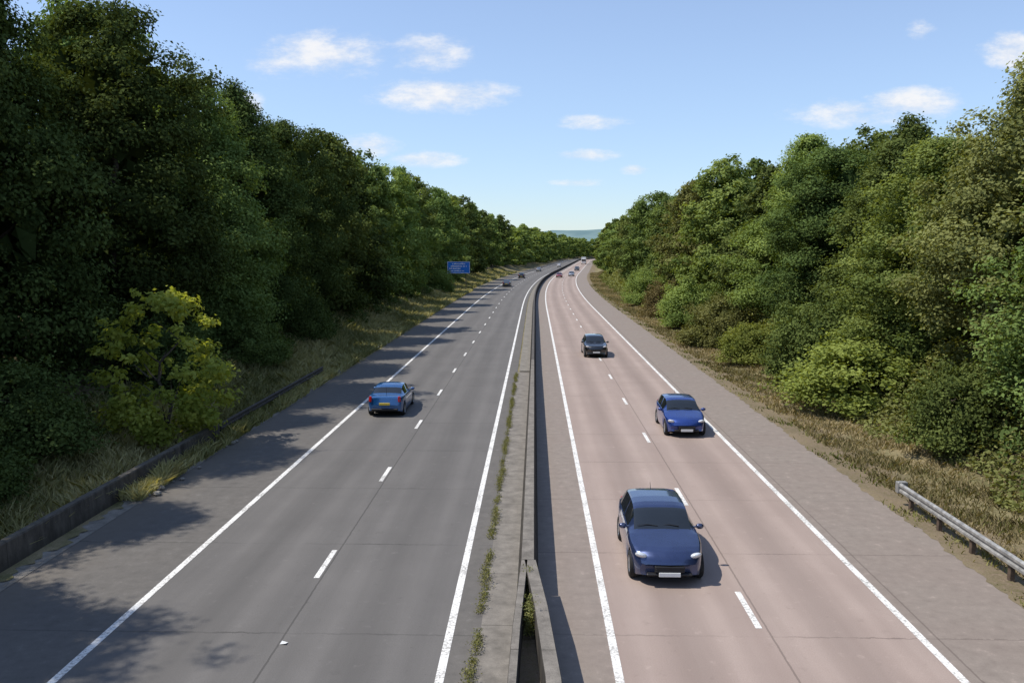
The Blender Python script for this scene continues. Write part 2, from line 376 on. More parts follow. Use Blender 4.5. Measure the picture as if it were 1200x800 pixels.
for i, (u, d, s, sz, k, lb) in enumerate(shr):
    tree('shrub', u, d, s, sz, BUSH[i % 3], TRB, M[k], lb, 'shrub', 'shrubs at the foot of the trees')
def scatter_low(name, u0, u1, d0, d1, n, size, mat, hmax, label, cat, ramp_u=None):
    d = d0 + (d1-d0)*rng.random(n)**1.7; u = rng.uniform(u0, u1, n)+.45*np.sin(d*.45)+.25*np.sin(d*1.3+1)
    lump = .5+.5*np.sin(d*.9+u*1.3)*np.cos(d*.37-u*.8)
    hm = hmax*(.25+.75*lump)
    if ramp_u: hm = hm*np.clip((u-ramp_u[0])/(ramp_u[1]-ramp_u[0]), .12, 1)
    z = gz(u, d) + rng.random(n)**.9*hm
    C = np.stack([cx(d)+u, d, z], 1); N = rng.normal(size=(n, 3))*.6+np.array([0, 0, 1.])
    V, Q, T = leaves(C, N, size*(.8+d/70), np.clip(lump*.6+rng.normal(.2, .15, n), 0, 1))
    o = obj(name, mesh_np(name, V, Q, mat, tint=T)); tag(o, label, cat, kind='stuff')
scatter_low('undergrowth', -25, -17.8, 14, 200, 36000, .2, M['leaf_dark'], .9, 'dark low undergrowth in shade beneath the left trees', 'undergrowth')
scatter_low('undergrowth', 15.0, 19.5, 12, 260, 95000, .15, M['leaf_olive'], 2.5, 'dense green scrub along the foot of the right trees', 'undergrowth', (14.6, 18))
def far_wood(name, spots, label, mat):
    Vs = []; Qs = []; Ts = []; b = 0
    base = [crown_data(5, 17, .2, 70, 30, 1.05, 700+i, 'dome') for i in range(3)]
    for i, (u, d) in enumerate(spots):
        V, Q, T = base[i % 3]; a = random.uniform(0, 6.28); s = random.uniform(1.0, 1.4); h = random.uniform(.8, 1.1)
        c, sn = math.cos(a), math.sin(a)
        W = np.stack([(V[:, 0]*c-V[:, 1]*sn)*s+float(cx(d))+u, (V[:, 0]*sn+V[:, 1]*c)*s+d, V[:, 2]*h+float(gz(u, d))], 1)
        Vs.append(W); Qs.append(Q+b); Ts.append(np.clip(T+random.uniform(-.2, .2), 0, 1)); b += len(V)
    o = obj(name, mesh_np(name, np.concatenate(Vs), np.concatenate(Qs), mat, tint=np.concatenate(Ts)))
    tag(o, label, 'wood', kind='stuff')
far_wood('distant_wood', [(-20-6*(j % 2)*1.5+random.uniform(-2, 2), 350+j*8.5) for j in range(85)] + [(-45-random.uniform(0, 60), 350+j*20) for j in range(30)], 'distant mass of trees along the left side of the bend', M['leaf_light'])
far_wood('distant_wood', [(20+6*(j % 2)*1.5+random.uniform(-2, 2), 355+j*8.5) for j in range(75)], 'distant mass of trees along the right side of the bend', M['leaf_light'])

# ------------------------------------------------------------------ setting: ground, roads, markings
def grid(name, U, D, zf, mat, kind='structure', uf=None):
    U = np.asarray(U, float); D = np.asarray(D, float)
    uu, dd = np.meshgrid(U, D)
    if uf is not None: uu = uf(uu, dd)
    V = np.stack([cx(dd)+uu, dd, zf(uu, dd)], -1).reshape(-1, 3)
    nu, nd = len(U), len(D); i = np.arange(nd-1)[:, None]*nu+np.arange(nu-1)[None]
    Q = np.stack([i, i+1, i+nu+1, i+nu], -1).reshape(-1, 4)
    o = obj(name, mesh_np(name, V, Q, mat, smooth=True, uv=np.stack([uu.ravel(), dd.ravel()], 1)))
    o['kind'] = kind; return o
Dm = np.unique(np.concatenate([np.arange(-60, 120, 3), np.arange(120, 900, 8.), np.arange(900, 1600, 60)]))
Dg = np.concatenate([np.arange(-60, 150, 1.5), np.arange(150, 400, 6.), np.arange(400, 1000, 20), [1200, 1600, 2200, 3000, 4500, 7000]])
Ug = np.concatenate([[-5000, -2000, -800, -300, -120, -70, -50, -40, -35], np.arange(-32, -13, .7), [-12, -5, 0, 5, 10.6], np.arange(11.2, 32, .7), [36, 42, 52, 70, 120, 300, 800, 2000, 5000]])
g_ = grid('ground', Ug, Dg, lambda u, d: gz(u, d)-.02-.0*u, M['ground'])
grid('left_carriageway', np.linspace(-12.9, -1.15, 12), Dm, lambda u, d: u*0+.0, M['left_road'])
grid('right_carriageway', np.linspace(.0, 11.35, 12), Dm, lambda u, d: u*0+.0, M['right_road'])
grid('central_reserve', [-1.15, -.6, 0], Dm[Dm <= 57], lambda u, d: u*0+.0, M['apron_dark'])
grid('central_reserve_slab', [-1.05, -.6, 0], Dm[Dm >= 57], lambda u, d: u*0+.06, M['apron'])
grid('drainage_channel', [-13.45, -13.2, -13.05, -12.9, -12.75], Dm[Dm <= 54], lambda u, d: np.where(np.abs(u+13.05) < .1, -.012, .012)+0*u, M['apron'])
grid('drainage_channel', [-13.3, -13.1, -12.9, -12.75], Dm[Dm >= 54], lambda u, d: np.where(np.abs(u+13.1) < .05, .09, .012)+0*u, M['apron_dark'])
def wob(d): return .04*np.sin(d*.83)+.035*np.sin(d*2.1+1)+.045*np.sin(d*5.3+2)+.04*np.sin(d*11.7)
De = np.concatenate([np.arange(8, 90, .2), np.arange(90, 300, 1.5)])
grid('soil_edge', [0, 1], De, lambda u, d: u*0+.006, M['ground'], uf=lambda u, d: np.where(u < .5, 11.22+wob(d), 11.8))
grid('soil_edge', [0, 1], De[De > 54.5], lambda u, d: u*0+.016, M['ground'], uf=lambda u, d: np.where(u < .5, -13.0, -12.65+wob(d)))
grid('soil_edge', [0, 1], De[De < 53], lambda u, d: u*0+.017, M['ground'], uf=lambda u, d: np.where(u < .5, -13.5, -13.15+2.5*wob(d+40)))
def strips(name, items, z):
    V = []; Q = []
    for u0, u1, ds in items:
        for a, b in zip(ds[:-1], ds[1:]):
            k = len(V); V += [(float(cx(a))+u0, a, z), (float(cx(a))+u1, a, z), (float(cx(b))+u1, b, z), (float(cx(b))+u0, b, z)]; Q.append((k, k+1, k+2, k+3))
    o = obj(name, mesh_np(name, V, Q, M['paint'])); o['kind'] = 'structure'; return o
w = .085
its = [(c-w, c+w, Dm) for c in (-9.12, -1.8, 1.63, 8.16)]
for c, o0 in ((-5.43, 21.6), (4.86, 19.0)):
    for k in range(-2, 60):
        m0 = o0+9*k; its.append((c-.07, c+.07, [m0-1, m0+1]))
strips('lane_markings', its, .005)

def hills():
    n = 120; V = []; Q = []
    for i in range(n+1):
        x = -3500+7000*i/n; h = 52+16*math.sin(x*.0021+1)+8*math.sin(x*.009)+3*math.sin(x*.031)
        V += [(x, 2600, -2), (x, 3000, h), (x, 3500, h*.8), (x, 4000, -2)]
        if i: 
            b = (i-1)*4
            for k in range(3): Q.append((b+k, b+4+k, b+5+k, b+1+k))
    m, t = nt('hazy_woodland'); g = G(t); nn = g.noise(pos(g), .012, 5); g.out(g.ramp(nn, (.12,.19,.20), (.19,.27,.26)), .95, spec=.05)  # distance haze painted into the bluish green base colour
    o = obj('hills', mesh_np('hills', V, Q, m, smooth=True)); o['kind'] = 'structure'
hills()

# ------------------------------------------------------------------ walls and barriers
def extrude(name, prof, path, mat, parent=None, cap=True, prof2=None):
    n = len(prof); V = []; Fc = []
    for i, (u, d) in enumerate(path):
        f = i/(len(path)-1)
        for k, (du, z) in enumerate(prof):
            if prof2: du, z = du*(1-f)+prof2[k][0]*f, z*(1-f)+prof2[k][1]*f
            V.append((float(cx(d))+u+du, d, z))
    for i in range(len(path)-1):
        for k in range(n): Fc.append((i*n+k, i*n+(k+1) % n, (i+1)*n+(k+1) % n, (i+1)*n+k))
    if cap: Fc += [tuple(range(n-1, -1, -1)), tuple((len(path)-1)*n+k for k in range(n))]
    m = bpy.data.meshes.new(name); m.from_pydata(V, [], Fc); m.update(); m.materials.append(mat)
    bm = bmesh.new(); bm.from_mesh(m); bmesh.ops.recalc_face_normals(bm, faces=bm.faces); bm.to_mesh(m); bm.free()
    return obj(name, m, parent)
t0 = empty('central_barrier', (0, 20, 0))
def loc_parent(o, e):
    o.parent = e; o.location = (-e.location[0], -e.location[1], -e.location[2])
profw = [(-.28, -.05), (-.26, .12), (-.21, .3), (-.18, .86), (-.16, .9), (.13, .9), (.15, .86), (.18, .3), (.23, .12), (.25, -.05)][::-1]
proff = [(-.22, -.05), (-.20, .12), (-.14, .3), (-.10, .80), (-.09, .83), (.09, .83), (.10, .80), (.14, .3), (.20, .12), (.22, -.05)][::-1]
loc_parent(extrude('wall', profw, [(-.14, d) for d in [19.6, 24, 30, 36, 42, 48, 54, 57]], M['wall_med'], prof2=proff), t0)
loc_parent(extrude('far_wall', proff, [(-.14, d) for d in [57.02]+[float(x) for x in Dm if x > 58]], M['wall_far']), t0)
prn = [(-.09, -.05), (-.08, .88), (-.07, .9), (.07, .9), (.08, .88), (.09, -.05)][::-1]
prr = [(-.15, -.05), (-.14, .88), (-.13, .9), (.13, .9), (.14, .88), (.17, -.05)][::-1]
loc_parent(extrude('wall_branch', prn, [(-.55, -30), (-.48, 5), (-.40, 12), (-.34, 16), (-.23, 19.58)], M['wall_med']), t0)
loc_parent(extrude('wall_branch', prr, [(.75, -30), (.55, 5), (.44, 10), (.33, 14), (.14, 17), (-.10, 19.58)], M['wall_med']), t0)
tag(t0, 'long weathered concrete wall dividing the two carriageways, split in two at the near end', 'barrier')
V = [(-.5, -30, .25), (.7, -30, .25), (-.4, 12, .2), (.35, 12, .2), (-.3, 19.5, .4), (-.1, 19.5, .4)]
o = obj('soil', mesh_np('soil', V, [(0, 1, 3, 2), (2, 3, 5, 4)], M['ground'], uv=[(12.6, 0)]*6)); o['kind'] = 'structure'
lw = extrude('concrete_wall', [(.12, -.05), (.10, .68), (.07, .72), (-.12, .72), (-.14, .68), (-.14, -.05)][::1], [(-13.6, d) for d in (-20, 5, 10, 15, 20, 25, 30, 36)], M['wall_conc'])
tag(lw, 'low weathered concrete wall along the left hard shoulder', 'wall')
def wbeam(s, zc=.62, dp=.055):
    q = [(.0, -.165), (dp, -.12), (dp, -.055), (.0, -.02), (.0, .02), (dp, .055), (dp, .12), (.0, .165)]
    a = [(x*s, zc+z) for x, z in q]; b = [((x-.012)*s, zc+z) for x, z in q[::-1]]
    return a+b
def guard(name, u0, ds, side, mat, pmat, label, zc, step):
    e = empty(name, (u0, ds[0], 0))
    b = extrude('beam', wbeam(side, zc), [(u0, d) for d in ds], mat); loc_parent(b, e)
    lo, hi = min(ds), max(ds)
    d = lo+.4
    while d < hi:
        mb = MB(); mb.box(-.06, .06, -.07, .07, -.05, zc+.12, .012)
        p = mb.build('post', pmat, e); p.location = (float(cx(d))-side*.085, d-ds[0], 0)
        d += step
    tag(e, label, 'crash barrier'); return e
guard('crash_barrier', -13.55, [36.2+k*2 for k in range(10)], 1, M['steel_dark'], M['steel_dark'], 'dark weathered crash barrier continuing beyond the concrete wall on the left', .55, 2.4)
gr = guard('crash_barrier', 11.7, [-8+k*2.2 for k in range(17)], -1, M['steel'], M['wood'], 'pale steel crash barrier on timber posts beside the right hard shoulder', .56, 1.9)
mb = MB(); mb.box(11.60, 11.93, 27.2, 27.40, .38, .75, .02); ee = mb.build('end_plate', M['steel']); loc_parent(ee, gr)
for i in range(24):
    mb = MB(); r = random.Random(i); s = r.uniform(.04, .16)
    mb.ellipsoid((0, 0, s*.4), (s, s*r.uniform(.6, 1), s*.55), 6, 4)
    o = mb.build('stone', M['stone']); o.location = (-12.9+r.uniform(-.55, .45), 31.5+r.uniform(-4.6, 4.6), .01); o.rotation_euler = (0, 0, r.uniform(0, 6))
    for p in o.data.polygons: p.use_smooth = False
    tag(o, 'broken pale stone lying in the gutter beside the left concrete wall', 'stone', 'stones in the gutter')
mb = MB(); mb.add([(-.07, -.04, .004), (.06, -.06, .03), (.08, .05, .006), (-.05, .06, .035)], [(0, 1, 2, 3)])
M['litter'] = simple('litter_paper', (.75, .75, .73), .7)
o = mb.build('litter', M['litter']); o.location = (-5.2, 17.0, .006); tag(o, 'small white scrap of litter lying on the near left carriageway', 'litter')

# ------------------------------------------------------------------ grass and weeds
def blades(name, us, ds, hs, mat, label, cat, wid=.012):
    n = len(us); z = gz(us, ds)-.03; a = rng.uniform(0, 6.28, n); lean = rng.normal(0, .55, (n, 2))*hs[:, None]
    P = np.stack([cx(ds)+us, ds, z], 1); wv = np.stack([np.cos(a), np.sin(a), a*0], 1)*(wid*(1+ds/22))[:, None]
    mid = P + np.stack([lean[:, 0]*.35, lean[:, 1]*.35, hs*.6], 1); tip = P+np.stack([lean[:, 0], lean[:, 1], hs], 1)
    V = np.stack([P-wv, P+wv, mid+wv*.7, tip, mid-wv*.7], 1).reshape(-1, 3)
    Q = np.arange(5*n).reshape(n, 5); 
    t = np.clip(.55+.3*np.sin(us*.8+ds*.23)+rng.normal(0, .22, n), 0, 1)
    o = obj(name, mesh_np(name, V, Q, mat, tint=np.repeat(t, 5))); tag(o, label, cat, kind='stuff')
def verge(u0, u1, d0, d1, n, h, thr=-.3, pw=2.2):
    d = d0+(d1-d0)*rng.random(n)**pw; u = rng.uniform(u0, u1, n)
    q = np.sin(d*1.3+u*2.1)*np.cos(d*.47-u*1.1)+.5*np.sin(d*3.1)*np.cos(u*4)+rng.normal(0, .45, n)
    k = q > thr; d, u, q = d[k], u[k], np.clip(q[k], -1, 1.5)
    return u, d, h*rng.uniform(.35, 1.2, len(d))*(1+.35*q)
u, d, h = verge(-20, -13.75, 14, 300, 130000, .48, -.9)
blades('verge_grass', u, d, h, M['grass_l'], 'long dry grass on the bank behind the left wall', 'grass')
u, d, h = verge(-13.7, -12.8, 27, 170, 26000, .42, -.2)
blades('verge_grass', u, d, h, M['grass_l'], 'grass tufts creeping onto the edge of the left hard shoulder', 'grass')
u, d, h = verge(12.1, 16.2, 12, 300, 120000, .19, -.5)
blades('verge_grass', u, d, h, M['grass'], 'dry straw coloured grass on the right verge', 'grass', .009)
u, d, h = verge(11.2, 14.8, 12, 200, 40000, .13, .6)
blades('verge_grass', u, d, h, M['weed'], 'short green weeds along the edge of the right hard shoulder', 'weeds')
def weeds(name, n, uc, us, d0, d1, hm, base, thr, label):
    d = rng.uniform(d0, d1, n); q = .6*np.sin(d*1.3)+.5*np.sin(d*3.7+1)+.4*np.sin(d*9.1)+.3*np.sin(d*17); k = q > thr; d = d[k]; q = q[k]
    u = uc+.03*np.sin(d*2.3)+rng.normal(0, us, len(d))*(.6+.3*q); z = base+rng.random(len(d))**1.4*hm*np.clip(.55+.35*q, .1, 2)
    C = np.stack([cx(d)+u, d, z], 1); V, Q, T = leaves(C, rng.normal(size=C.shape)+np.array([0, 0, .7]), .05, np.clip(rng.normal(.55, .25, len(d)), 0, 1), .4)
    o = obj(name, mesh_np(name, V, Q, M['weed'], tint=T)); tag(o, label, 'weeds', kind='stuff')
weeds('weeds', 19000, -1.2, .085, 12, 56, .28, .0, -.3, 'line of green weeds growing along the joint left of the central wall')
weeds('weeds', 3600, -.12, .10, 16.6, 19.3, .85, .4, -.6, 'straggly weeds growing up inside the split of the central wall')

# ------------------------------------------------------------------ sign
M['blue'] = simple('sign_blue', (.015, .17, .62), .4, 0, .05)
M['white'] = simple('sign_white', (.8, .8, .8), .4, 0, .03)
sd = 168; su = -15.4; sg = empty('road_sign', (float(cx(sd))+su, sd, float(gz(su, sd))))
z0 = 3.25-float(sg.location.z)+.2; 
mb = MB(); mb.box(-2.2, 2.2, -.02, .02, z0, z0+2.3, .0); mb.build('panel', M['blue'], sg)
mb = MB()
for a in ((-2.16, 2.16, z0+.04, z0+.1), (-2.16, 2.16, z0+2.2, z0+2.26), (-2.16, -2.1, z0+.1, z0+2.2), (2.1, 2.16, z0+.1, z0+2.2)): mb.box(a[0], a[1], -.03, -.022, a[2], a[3])
mb.build('border', M['white'], sg)
mb = MB(); r = random.Random(3)
for row, (xa, xb, zz, hh) in enumerate([(-1.2, 1.2, 1.75, .24), (-1.5, 1.6, 1.3, .24), (-1.8, .4, .85, .22), (-1.8, .9, .4, .22)]):
    x = xa
    while x < xb:
        ww = r.uniform(.10, .17); mb.box(x, x+ww, -.03, -.022, z0+zz, z0+zz+hh*r.choice((1, .7, .7))); x += ww+(.06 if r.random() > .15 else .2)
mb.build('lettering', M['white'], sg)
for x in (-1.4, 1.4):
    mb = MB(); mb.tube([(x, .08, -.2), (x, .08, z0+2.2)], [.07, .07], 8); mb.build('post', M['steel_dark'], sg)
tag(sg, 'blue direction sign with white lettering standing on the left bank', 'road sign')

# ------------------------------------------------------------------ vehicles
def paint(name, c, metal=.35):
    m, t = nt(name); g = G(t); P = g.n('ShaderNodeTexCoord').outputs['Object']; n = g.noise(P, 2.5, 4)
    sx = g.n('ShaderNodeSeparateXYZ'); g.l(P, sx.inputs[0])
    col = g.ramp(n, tuple(x*.9 for x in c), tuple(x*1.1 for x in c))
    col = g.mix(g.math('MULTIPLY', g.mapr(sx.outputs[2], .2, .6, .4, 0), n), col, (.16, .14, .12))
    g.out(col, g.mapr(n, .3, .7, .22, .34), metal, spec=.6, coat=1.0); return m
M['glass'] = simple('tinted_glass', (.012, .015, .018), .05, 0, .1, 2, 1.0)
M['tyre'] = simple('tyre_rubber', (.018, .018, .018), .85, 0, .2, 12)
M['rim'] = simple('alloy_rim', (.45, .46, .48), .35, .8, .1)
M['lamp'] = simple('headlamp_lens', (.75, .78, .8), .08, .3, .05, 8, .8)
M['tail'] = simple('tail_lamp_red', (.40, .01, .01), .15, 0, .1, 8, .6)
M['trim'] = simple('black_trim', (.015, .015, .016), .5, 0, .2)
M['plate_w'] = simple('plate_white', (.75, .75, .72), .5, 0, .05)
M['plate_y'] = simple('plate_yellow', (.70, .50, .06), .5, 0, .05)
PROF = {
 'hatch': dict(z=[(0,.54),(.006,.62),(.02,.70),(.05,.78),(.09,.835),(.14,.88),(.2,.93),(.265,.985),(.29,1.01),(.33,1.13),(.37,1.25),(.41,1.345),(.45,1.405),(.50,1.445),(.6,1.46),(.75,1.44),(.83,1.40),(.87,1.365),(.905,1.31),(.965,1.03),(.985,.93),(1,.62)], ws=(.29,.43), rw=(.905,.965), sw=((.375,.575),(.60,.85))),
 'suv': dict(z=[(0,.68),(.008,.80),(.03,.90),(.07,.955),(.12,.99),(.2,1.03),(.25,1.06),(.28,1.08),(.36,1.33),(.42,1.50),(.46,1.56),(.5,1.585),(.6,1.60),(.78,1.58),(.89,1.52),(.92,1.46),(.97,1.10),(.99,1.02),(1,.7)], ws=(.28,.42), rw=(.92,.97), sw=((.365,.57),(.595,.87))),
 'saloon': dict(z=[(0,.54),(.008,.64),(.03,.74),(.07,.80),(.12,.84),(.2,.89),(.27,.94),(.295,.97),(.37,1.18),(.43,1.34),(.5,1.405),(.6,1.42),(.68,1.38),(.74,1.30),(.83,1.07),(.86,1.03),(.95,1.0),(.985,.95),(1,.6)], ws=(.295,.43), rw=(.74,.83), sw=((.375,.56),(.585,.76))),
}
FB = .30
def make_car_parts(style, L, W, H):
    p = PROF[style]; zt_ = np.array(p['z']); Hn = zt_[:, 1].max(); zt_ = zt_.copy(); zt_[:, 1] *= H/Hn
    keys = [k for k in zt_[:, 0]] + [x for q in p['sw'] for x in q] + list(p['ws']) + list(p['rw'])
    wheel_r = .325 if style != 'suv' else .36; ya = L*.5-.16*L-.08; yb = -(L*.5-.17*L)
    T = np.array(sorted(set(np.round(np.concatenate([np.linspace(0, 1, 90), keys]), 4))))
    TT = [T[0]]
    for t in T[1:]:
        if t-TT[-1] > .0035 or any(abs(t-k) < 1e-3 for k in keys): TT.append(t)
    T = np.array(TT)
    zt = np.interp(T, zt_[:, 0], zt_[:, 1])
    w = np.interp(T, [0, .015, .04, .08, .16, .3, .8, .93, .985, 1], np.array([.76, .83, .89, .935, .98, 1, 1, .955, .88, .82]))*W/2
    beltl = np.interp(T, [0, .25, 1], [.60*H, .635*H, .70*H]); belt = np.minimum(beltl, zt-.045)
    Y = L/2-T*L; ra = wheel_r+.055
    zl = np.interp(T, [0, .03, .1, .9, .97, 1], [.28, .22, .2, .2, .25, .32])
    for yw in (ya, yb):
        q = ra**2-(Y-yw)**2; zl = np.where(q > 0, np.maximum(zl, wheel_r+np.sqrt(np.maximum(q, 0))), zl)
    cab = np.clip((zt-beltl)/(H-beltl), 0, 1)
    xr = w*(.80-.07*cab); ze = zt-.035-.035*cab
    lo = np.minimum(zl, belt-.06)
    rows = [(w*0, lo*0+np.minimum(lo, .6)), (w*.80, lo), (w*.955, lo), (w*.99, lo+(belt-lo)*.25), (w*1.0, lo+(belt-lo)*.5), (w*.99, lo+(belt-lo)*.78), (w*.955, belt-.01), (w*.925, belt+.012), (xr, ze), (xr*.9, zt-.018-.018*cab), (xr*.55, zt-.006), (w*0, zt)]
    nr = len(rows); X = np.array([r[0] for r in rows]).T; Z = np.array([r[1] for r in rows]).T
    ns = len(T); full = 2*nr-2
    ringX = np.concatenate([X, -X[:, -2:0:-1]], 1); ringZ = np.concatenate([Z, Z[:, -2:0:-1]], 1)
    bendf = np.interp(T, [0, .25, .30, .45], [1, .25, .35, 0]); bendr = np.interp(T, [.85, 1], [0, 1]); 
    YY = Y[:, None] + (-(ringX/(W/2))**2*FB*bendf[:, None] + (ringX/(W/2))**2*.14*bendr[:, None])
    V = np.stack([ringX, YY, ringZ], -1)
    groups = {}
    for i in range(ns-1):
        tm = (T[i]+T[i+1])/2
        for j in range(full):
            jj = j if j < nr-1 else full-1-j
            k = 'body'; side = 0 if j < nr-1 else 1
            if jj == 7:
                for q, (a, b) in enumerate(p['sw']):
                    if a < tm < b: k = f'side_window{side}{q}'
            if jj >= 8:
                if p['ws'][0] < tm < p['ws'][1]: k = 'windscreen'
                if p['rw'][0] < tm < p['rw'][1]: k = 'rear_window'
            if jj <= 1: k = 'underbody'
            groups.setdefault(k, []).append((i*full+j, i*full+(j+1) % full, (i+1)*full+(j+1) % full, (i+1)*full+j))
    for base in (0, (ns-1)*full):
        for q in range(1, nr-1):
            a, b, c, d_ = base+q, base+q+1, base+full-q-1, base+full-q
            groups['body'].append((a, b, c, d_) if b != c else (a, b, d_))
    Vf = V.reshape(-1, 3)
    parts = []
    for k, fs in groups.items():
        ids = sorted({v for f in fs for v in f}); mp = {v: n for n, v in enumerate(ids)}
        vs = [tuple(Vf[v]) for v in ids]; ff = [tuple(mp[v] for v in f) for f in fs]
        m = bpy.data.meshes.new(k.rstrip('01')); m.from_pydata(vs, [], ff); m.polygons.foreach_set('use_smooth', [True]*len(ff)); m.update()
        bm = bmesh.new(); bm.from_mesh(m); bmesh.ops.recalc_face_normals(bm, faces=bm.faces)
        if k != 'body': 
            c = Vector((0, 0, .7)); s = sum((f.calc_center_median()-c).dot(f.normal) for f in bm.faces)
            if s < 0: bmesh.ops.reverse_faces(bm, faces=bm.faces)
        bm.to_mesh(m); bm.free()
        if k == 'body':
            try: m.set_sharp_from_angle(angle=R(40))
            except Exception: pass
        parts.append((k.rstrip('01'), m))
    return parts, dict(ya=ya, yb=yb, r=wheel_r, T=T, zt=zt, w=w, L=L, W=W, H=H, belt=belt, style=style)
def wheel_meshes(r):
    mb = MB(); n = 28; prof_ = [(-.10, r*.66), (-.105, r*.93), (-.08, r), (.08, r), (.105, r*.93), (.10, r*.66)]
    vs = []; fs = []
    for k in range(n):
        a = 2*math.pi*k/n
        for x, q in prof_: vs.append((x, q*math.cos(a), q*math.sin(a)))
    m = len(prof_)
    for k in range(n):
        for j in range(m-1): fs.append((k*m+j, ((k+1) % n)*m+j, ((k+1) % n)*m+j+1, k*m+j+1))
    mb.add(vs, fs, True); tyre = mb.mesh('tyre', M['tyre'])
    mb = MB(); vs = []; fs = []
    for k in range(n):
        a = 2*math.pi*k/n
        for x, q in ((.095, r*.67), (.085, r*.60), (.03, r*.58)): vs.append((x, q*math.cos(a), q*math.sin(a)))
    for k in range(n):
        for j in range(2): fs.append((k*3+j, ((k+1) % n)*3+j, ((k+1) % n)*3+j+1, k*3+j+1))
    mb.add(vs, fs, True)
    for k in range(5):
        a = 2*math.pi*k/5; c, s = math.cos(a), math.sin(a)
        q = [(.09, -.045, .03), (.09, .045, .03), (.085, .03, r*.62), (.085, -.03, r*.62)]
        mb.add([(x, y*c-z*s, y*s+z*c) for x, y, z in q]+[(x-.04, y*c-z*s, y*s+z*c) for x, y, z in q], [(0,1,2,3),(4,7,6,5),(0,4,5,1),(1,5,6,2),(2,6,7,3),(3,7,4,0)])
    mb.ellipsoid((.08, 0, 0), (.025, .06, .06), 10, 5)
    rim = mb.mesh('rim', M['rim']); return tyre, rim
mats_for = {'windscreen': 'glass', 'rear_window': 'glass', 'side_window': 'glass', 'underbody': 'trim'}
_hub = {}
def tyre_hub(r):
    if r not in _hub:
        mb = MB(); mb.tube([(-.09, 0, 0), (.02, 0, 0)], [r*.62, r*.62], 20); _hub[r] = mb.mesh('wheel_hub', M['trim'])
    return _hub[r]
def car(style, L, W, H, pm, u, d, toward, label, group, hd=0):
    e = empty('car', (float(cx(d))+u, d, 0.006), (math.pi if toward else 0) - math.atan(float(cx(d+.5)-cx(d-.5))) + hd)
    parts, q = make_car_parts(style, L, W, H)
    for n, m in parts:
        m.materials.clear(); m.materials.append(M[mats_for[n]] if n in mats_for else pm); obj(n, m, e)
    tyre, rim = wheel_meshes(q['r'])
    for y in (q['ya'], q['yb']):
        for s in (-1, 1):
            t = obj('wheel', tyre_hub(q['r']), e); t.location = (s*(W/2-.115), y, q['r']); t.rotation_euler = (0, 0, 0 if s > 0 else math.pi)
            obj('tyre', tyre, t); obj('rim', rim, t)
    def front(x): return L/2-(x/(W/2))**2*FB
    def rear(x): return -L/2+(x/(W/2))**2*.14
    zl = q['zt'][0]
    zh = float(np.interp(.03, q['T'], q['zt']))
    for s in (-1, 1):
        mb = MB(); xx = s*W*.345; mb.ellipsoid((0, 0, 0), (.17, .21, .07), 14, 8)
        h = mb.build('headlight', M['lamp'], e); h.location = (xx, front(xx)-.17, zh-.075); h.rotation_euler = (.5, 0, -s*.6)
        mb = MB(); mb.box(-.07, .07, -.05, .05, -.14, .14, .03)
        h = mb.build('tail_light', M['tail'], e); xt = s*W*.395; h.location = (xt, rear(xt)+.06 if style != 'saloon' else rear(xt)+.03, .66*H*.93); h.rotation_euler = (-.15, 0, s*.35)
        mb = MB(); mb.ellipsoid((0, 0, 0), (.11, .07, .075), 10, 6); mb.box(-s*.14-.05, -s*.14+.05, -.02, .02, -.03, 0)
        h = mb.build('wing_mirror', pm, e); h.location = (s*(W/2+.07), L/2-.36*L, .66*H+.03)
    gy = L/2
    mb = MB()
    for z in (zl-.08, zl-.13, zl-.18): mb.box(-.34, .34, gy-.075, gy+.012, z, z+.03, .008)
    mb.box(-.36, .36, gy-.07, gy+.004, zl-.19, zl-.035, .01)
    mb.build('grille', M['trim'], e)
    mb = MB(); mb.box(-W*.30, W*.30, gy-.15, gy+.006, .29, .35, .02); mb.build('air_intake', M['trim'], e)
    pz = .285 if style != 'suv' else .38
    mb = MB(); mb.box(-.26, .26, gy-.01, gy+.024, pz-.005, pz+.10, .006); h = mb.build('number_plate', M['plate_w'], e)
    mb = MB(); mb.box(-.26, .26, -gy-.025, -gy+.02, .52 if style != 'saloon' else .6, .63 if style != 'saloon' else .71, .006); mb.build('number_plate', M['plate_y'], e)
    mb = MB(); mb.box(-W*.36, W*.36, -gy-.012, -gy+.14, .33, .42, .02); mb.build('rear_bumper_trim', M['trim'], e)
    t0_ = PROF[style]['ws'][0]; yw = L/2-(t0_+.012)*L; zw = float(np.interp(t0_+.012, q['T'], q['zt']))+.012
    for s in (-.42, .12):
        mb = MB(); mb.tube([(s, yw-.02, zw), (s+.25, yw-.05, zw+.03), (s+.52, yw-.05, zw+.01)], [.012, .010, .006], 5); mb.build('wiper', M['trim'], e)
    ya_ = -L*.36; mb = MB(); mb.tube([(0, ya_, float(np.interp(.86, q['T'], q['zt']))-.01), (0, ya_-.12, H+.06)], [.010, .004], 5); mb.build('aerial', M['trim'], e)
    tag(e, label, 'car', group); return e
navy = paint('navy_paint', (.035, .055, .14), .55); blue = paint('blue_paint', (.018, .055, .26), .5); black = paint('black_paint', (.008, .008, .009), .1)
teal = paint('mid_blue_paint', (.015, .105, .30), .45); silver = paint('silver_paint', (.35, .36, .38), .6); grey = paint('grey_paint', (.09, .095, .10), .4); red = paint('red_paint', (.25, .02, .02), .2); white = paint('white_paint', (.7, .7, .7), 0)
gp = 'cars driving on the motorway'
car('hatch', 4.25, 1.84, 1.54, navy, 3.27, 22.3, True, 'large dark navy hatchback coming towards the camera, nearest car of all', gp)
car('hatch', 4.0, 1.78, 1.47, blue, 6.6, 38.9, True, 'bright blue hatchback coming forward beside the solid line of the right carriageway', gp)
